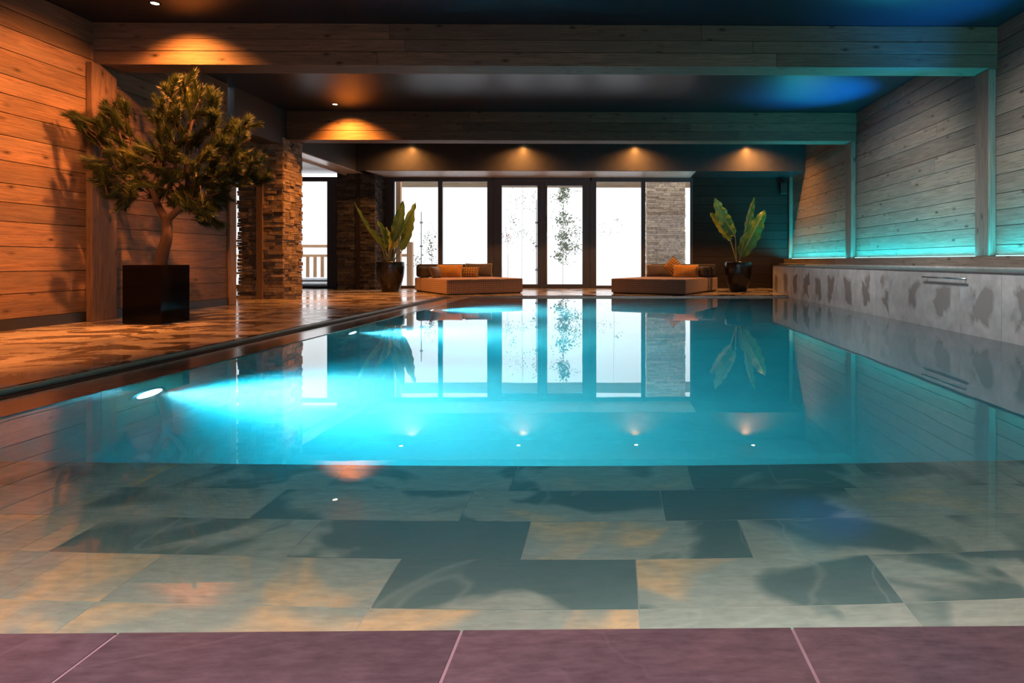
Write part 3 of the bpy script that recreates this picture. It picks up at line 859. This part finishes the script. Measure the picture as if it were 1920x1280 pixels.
BR = [([(309, 408, 0), (296, 385, -.02), (287, 362, -.05), (262, 338, -.10), (238, 318, -.15), (212, 298, -.15), (180, 262, -.1)], .038),
      ([(312, 414, 0), (332, 395, .03), (345, 375, .05), (352, 345, .05), (349, 310, .0), (352, 270, -.05), (362, 225, -.05), (375, 190, 0)], .036),
      ([(287, 362, -.05), (296, 322, .05), (300, 280, .1), (308, 235, .08), (322, 190, .05), (343, 165, .03)], .024),
      ([(345, 375, .05), (378, 372, -.1), (412, 362, -.18)], .018), ([(349, 310, 0), (388, 300, .08), (432, 285, .12), (470, 260, .12)], .018),
      ([(352, 270, -.05), (390, 252, -.12), (428, 246, -.2)], .016), ([(238, 318, -.15), (232, 280, 0), (222, 245, .1), (215, 210, .12)], .016),
      ([(352, 345, .05), (400, 335, .15), (450, 328, .2), (485, 332, .2)], .018), ([(262, 338, -.1), (240, 342, .1), (222, 358, .15)], .014),
      ([(345, 375, .05), (372, 392, .1), (398, 404, .12)], .012), ([(300, 280, .1), (275, 285, .25), (255, 300, .3)], .013),
      ([(212, 298, -.15), (190, 300, -.2), (195, 275, -.25)], .01), ([(349, 310, 0), (325, 290, -.2), (320, 262, -.28)], .014)]
mb = MB()
for pts, r0 in BR:
    pth = smooth_path([tp(*p) for p in pts]); n = len(pth)
    mb.tube(pth, [max(.004, r0 * (1 - .8 * i / n)) for i in range(n)], 7)
BRM = mb
TU = [(345,165),(310,182),(300,205),(328,202),(352,188),(375,180),(396,200),(385,215),(360,215),(330,225),(300,235),(318,172),(392,184),
 (215,215),(238,208),(222,235),(192,242),(160,238),(172,265),(200,265),(225,268),(246,290),(210,300),(190,312),(235,310),(252,322),(240,248),(148,232),(205,228),
 (225,352),(215,366),(247,362),(262,342),(258,318),(275,308),(275,282),(205,325),(195,335),(240,380),(225,335),
 (300,260),(320,250),(340,258),(310,290),(330,300),(300,320),(325,325),(345,330),(290,348),(315,358),(340,360),(365,350),(362,320),(382,290),(368,268),(385,250),(402,232),(290,300),(318,340),(335,275),
 (420,252),(440,246),(462,240),(415,285),(440,290),(430,310),(402,305),(455,322),(475,332),(492,336),(445,342),(420,347),(395,352),(380,375),(400,385),(367,385),(395,408),(350,388),(416,362),(470,300),(482,303),(415,268),(450,268),(388,332),(412,325),(405,372),(375,400),(355,370),(330,375),(435,325),(455,300)]
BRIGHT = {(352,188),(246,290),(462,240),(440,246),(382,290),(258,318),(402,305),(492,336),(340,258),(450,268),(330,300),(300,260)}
mb = MB(); ctr = at(320, 300, TY)
def tuft(mb, c, d, ln, n, tb):
    d = d.normalized(); a = d.cross(Vector((.3, .2, 1))).normalized(); b = d.cross(a)
    for _ in range(n):
        t = rs.random(); ph = rs.uniform(0, 2 * pi)
        o = a * cos(ph) + b * sin(ph)
        p = c + d * (t - .5) * ln
        nd = (d * rs.uniform(.75, 1.5) + o * rs.uniform(.5, 1.3)).normalized()
        nl = rs.uniform(.07, .115) * (1 - .25 * abs(t - .4))
        w = nd.cross(o + Vector((.01, .02, .03))).normalized() * .0036
        q = p + nd * nl + Vector((0, 0, -.006))
        i = len(mb.v); mb.v += [tuple(p - w), tuple(p + w), tuple(q)]
        mb.face([i, i + 1, i + 2], tone=max(0, min(1, tb + rs.uniform(-.18, .28))))
TW = BRM
for (p, q) in TU:
    for rep_ in range(4):
        dd = rs.uniform(-.28, .3) if rep_ == 0 else rs.uniform(-.35, .4)
        if p < 190 or p > 470: dd *= .35
        w_ = atc(p + rs.uniform(-5, 5) * rep_, q + rs.uniform(-5, 5) * rep_, TY + dd)
        d = (w_ - ctr); d.y *= .5; d = d.normalized() * .7 + Vector((rs.uniform(-.6, .6), rs.uniform(-.6, .3), rs.uniform(0, 1.1)))
        if q > 370: d.z -= .6
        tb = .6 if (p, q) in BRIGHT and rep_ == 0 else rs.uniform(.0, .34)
        c = L(w_); dl = rot @ d
        TW.tube([c - dl.normalized() * .13, c + dl.normalized() * .05], [.005, .003], 5)
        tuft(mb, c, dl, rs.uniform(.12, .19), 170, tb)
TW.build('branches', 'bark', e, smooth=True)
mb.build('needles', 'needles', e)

# ---------------------------------------------------------------- paddle-leaf plants
def leaf(name, base, tip, width, parent, m='leaf', bend=.12, fold=.25, side=None, ruffle=.05, seed=0, stem_from=None):
    rs = random.Random(seed)
    base, tip = Vector(base), Vector(tip); ax = tip - base; ln = ax.length; d = ax.normalized()
    sd = Vector(side or (1, -.25, 0)); sd = (sd - d * sd.dot(d)).normalized(); nr = d.cross(sd).normalized()
    NU, NV = 22, 8; mb = MB(); ph = rs.uniform(0, 6)
    for i in range(NU + 1):
        t = i / NU
        wd = width * (sin(pi * min(1, t ** .8)) ** .62 if 0 < t < 1 else .02) * (1 - .12 * t)
        c = base + d * ln * t + Vector((0, -.3, -1)) * 0 + nr * (bend * sin(pi * t) * ln)
        for j in range(NV + 1):
            v = j / NV * 2 - 1
            edge = abs(v) ** 2
            p = c + sd * v * wd * .5 * (1 + .10 * edge * sin(t * 34 + ph)) + nr * (abs(v) * fold * wd * .5 + ruffle * edge * sin(t * 27 + ph + v * 2) * width)
            mb.v.append(tuple(p))
    for i in range(NU):
        for j in range(NV):
            a = i * (NV + 1) + j
            mb.face([a, a + 1, a + NV + 2, a + NV + 1], [(i / NU, j / NV), (i / NU, (j + 1) / NV), ((i + 1) / NU, (j + 1) / NV), ((i + 1) / NU, j / NV)])
    o = mb.build(name, m, parent, smooth=True)
    sp = Vector(stem_from)
    mid = (sp + base) * .5 + Vector((0, 0, .02))
    mid2 = base + d * ln * .5 + nr * (bend * ln) ; mid3 = base + d * ln * .8 + nr * (bend * sin(pi * .8) * ln)
    pts = smooth_path([sp, mid, base, base + d * ln * .25 + nr * (bend * sin(pi * .25) * ln), mid2, mid3])
    n = len(pts)
    MB().tube(pts, [.012 * (1 - .75 * i / n) for i in range(n)], 7).build('stem', 'stem', o, smooth=True)
    return o
def pot(parent, r, h):
    MB().lathe([(r * .52, 0), (r * .60, .01), (r * .80, h * .28), (r * .95, h * .55), (r, h * .80), (r * .985, h * .97), (r * .96, h), (r * .91, h), (r * .90, h * .9), (r * .3, h * .88)], n=48).build('pot', 'pot', parent, smooth=True)
    MB().lathe([(.001, h * .86), (r * .9, h * .86), (r * .9, h * .90), (.001, h * .91)], n=32, cap=False).build('soil', 'soil', parent)
PY = 12.95
for nm, cpx, lab, leaves in (
    ('potted_plant', 732, 'paddle-leaf plant with spreading wavy leaves in a black pot, left of the daybed', [
        ((716, 462), (671, 380), .17, 'leaf', (.6, -.9, .3), -.05, .5), ((722, 468), (706, 412), .19, 'leaf', (1, -.5, 0), .1, .5),
        ((727, 470), (717, 425), .14, 'leaf_yellow', (1, -.8, 0), .05, .6), ((738, 455), (759, 377), .23, 'leaf', (1, .1, 0), .03, .25),
        ((752, 452), (777, 378), .21, 'leaf', (1, -.3, .2), -.06, .3), ((752, 470), (782, 396), .20, 'leaf', (.8, .5, 0), -.05, .3),
        ((733, 468), (748, 420), .17, 'leaf_yellow', (1, -.3, 0), .05, .4), ((742, 465), (735, 405), .16, 'leaf', (1, .6, 0), .1, .3),
        ((722, 474), (700, 428), .12, 'leaf', (.7, -.7, .2), 0, .5)]),
    ('potted_plant', 1384, 'paddle-leaf plant with five upright leaves in a black pot, right of the daybed', [
        ((1377, 442), (1337, 372), .30, 'leaf', (1, .2, .4), .08, .2), ((1370, 452), (1331, 398), .22, 'leaf', (1, -.6, .5), .05, .5),
        ((1368, 446), (1343, 400), .09, 'leaf_yellow', (1, -.5, .4), .05, .3),
        ((1396, 440), (1412, 370), .17, 'leaf', (1, -.9, -.2), -.03, .55), ((1388, 482), (1437, 392), .36, 'leaf', (1, -.15, -.5), -.05, .2)])):
    x = wx(cpx, PY)
    e = empty(nm, (x, PY, DECK)); tag(e, lab, 'potted plant')
    pot(e, .275, .605)
    o3 = Vector((x, PY, DECK))
    for i, (b_, t_, w_, m_, sd, bd, fo) in enumerate(leaves):
        yb = (i % 3 - 1) * .05; yt = ((i * 7) % 5 - 2) * .10
        leaf('leaf', at(*b_, PY) + Vector((0, yb, 0)) - o3, at(*t_, PY) + Vector((0, yt, 0)) - o3, w_, e, m_, bd, fo, sd, .085, i + cpx,
             stem_from=((i - len(leaves) / 2) * .012, yb * .5, .54))

# ---------------------------------------------------------------- daybeds and cushions
def daybed(origin, rz, mirror, label):
    e = empty('daybed', (*origin, DECK), rz); tag(e, label, 'daybed')
    W, D, H = 1.5, 2.0, .285
    fx = (lambda a, b: (a, b)) if not mirror else (lambda a, b: (W - b, W - a))
    MB().box(.0, W, 0, D - .42, .02, H, 'x', tone=.5).build('mattress', 'bed', e, bevel=.018)
    MB().box(.0, W, D - .42, D, .02, H - .005, 'x', tone=.5).build('rear_section', 'bed', e, bevel=.018)
    MB().box(.03, W - .03, .03, D - .03, 0, .02, tone=.5).build('plinth', 'plastic', e)
    mb = MB(); z = H - .012
    mb.tube([(.012, -.002, z), (W - .012, -.002, z)], .006, 6)
    mb.build('seam_piping', 'bed', e)
    MB().box(.02, W - .02, D - .16, D, H, H + .27, 'x', tone=.5).build('backrest', 'bed_dark', e, bevel=.05)
    a, b = fx(.0, .15)
    MB().box(a, b, D - .62, D - .17, H, H + .22, 'y', tone=.5).build('armrest', 'bed_dark', e, bevel=.05)
    return e
b1 = daybed((-3.0, 11.56), R(33), False, 'low brown checked daybed on the left, by the left potted plant')
b2 = daybed((-.04, 12.21), R(-26), True, 'low brown checked daybed on the right, by the right potted plant')
b1['group'] = b2['group'] = 'brown checked daybeds at the far end of the pool'

def cushion(bed, lx, ly, w, h, th, rz, lean, m, label, roll=0, cat='cushion', piping=True):
    M0 = Matrix.Translation(bed.location) @ Matrix.Rotation(bed.rotation_euler.z, 4, 'Z') @ Matrix.Translation((lx, ly, .285)) @ Matrix.Rotation(rz, 4, 'Z') @ Matrix.Rotation(lean, 4, 'X')
    e = bpy.data.objects.new('cushion', None); link(e)
    M1 = M0 @ Matrix.Translation((0, 0, h / 2)) @ Matrix.Rotation(roll, 4, 'Y')
    N = 14; mb = MB(); top = []; rim = []
    def pt(u, v, s):
        # corners stay sharp while the sides draw in a little
        k = 1 - .07 * (1 - abs(u) ** 2) * abs(v) ** 2; k2 = 1 - .07 * (1 - abs(v) ** 2) * abs(u) ** 2
        t = ((1 - u * u) * (1 - v * v)) ** .42
        return (u * w / 2 * k2, s * th / 2 * t, v * h / 2 * k)
    for s_ in (-1, 1):
        b = len(mb.v)
        for i in range(N + 1):
            for j in range(N + 1): mb.v.append(pt(i / N * 2 - 1, j / N * 2 - 1, s_))
        for i in range(N):
            for j in range(N):
                a = b + i * (N + 1) + j
                q = [a, a + N + 1, a + N + 2, a + 1]
                uvs = [(i / N * w, j / N * h), ((i + 1) / N * w, j / N * h), ((i + 1) / N * w, (j + 1) / N * h), (i / N * w, (j + 1) / N * h)]
                if s_ > 0: q = q[::-1]; uvs = uvs[::-1]
                mb.face(q, uvs)
    zmin = min((M1 @ Vector(v)).z for v in mb.v)
    M1 = Matrix.Translation((0, 0, DECK + .283 - zmin)) @ M1
    e.matrix_world = M1; e.location = M1.to_translation()
    tag(e, label, cat)
    mb.build('cover', m, e, smooth=True)
    if piping:
        pp = [Vector(pt(i / 10 * 2 - 1, -1, 0)) for i in range(10)] + [Vector(pt(1, i / 10 * 2 - 1, 0)) for i in range(10)] +              [Vector(pt(1 - i / 10 * 2, 1, 0)) for i in range(10)] + [Vector(pt(-1, 1 - i / 10 * 2, 0)) for i in range(11)]
        MB().tube(pp, .005, 6, cap=False).build('piping', piping if isinstance(piping, str) else 'piping', e, smooth=True)
    return e
cushion(b1, .22, 1.22, .40, .24, .13, R(50), R(-18), 'brown_dark', 'dark brown cushion at the outer left end of the left daybed', piping='brown_dark')
cushion(b1, .56, 1.52, .52, .28, .15, R(-28), R(-22), 'orange', 'large mustard cushion on the left daybed')
cushion(b1, .93, 1.42, .42, .24, .14, R(-30), R(-28), 'check', 'small orange and grey checked cushion between two cushions on the left daybed', piping='charcoal')
cushion(b1, 1.24, 1.62, .56, .30, .14, R(-20), R(-20), 'charcoal', 'large charcoal cushion with pale piping on the left daybed')
cushion(b2, .34, 1.62, .56, .28, .14, R(20), R(-24), 'charcoal', 'wide charcoal cushion at the window end of the right daybed')
cushion(b2, .70, 1.50, .32, .32, .13, R(22), R(-16), 'check', 'orange and grey checked cushion standing on its corner on the right daybed', roll=R(45), piping='charcoal')
cushion(b2, 1.02, 1.38, .52, .28, .14, R(24), R(-22), 'orange', 'large mustard cushion on the right daybed')
cushion(b2, 1.26, 1.60, .40, .24, .12, R(-20), R(-16), 'brown_dark', 'dark brown cushion at the pot end of the right daybed', piping='brown_dark')
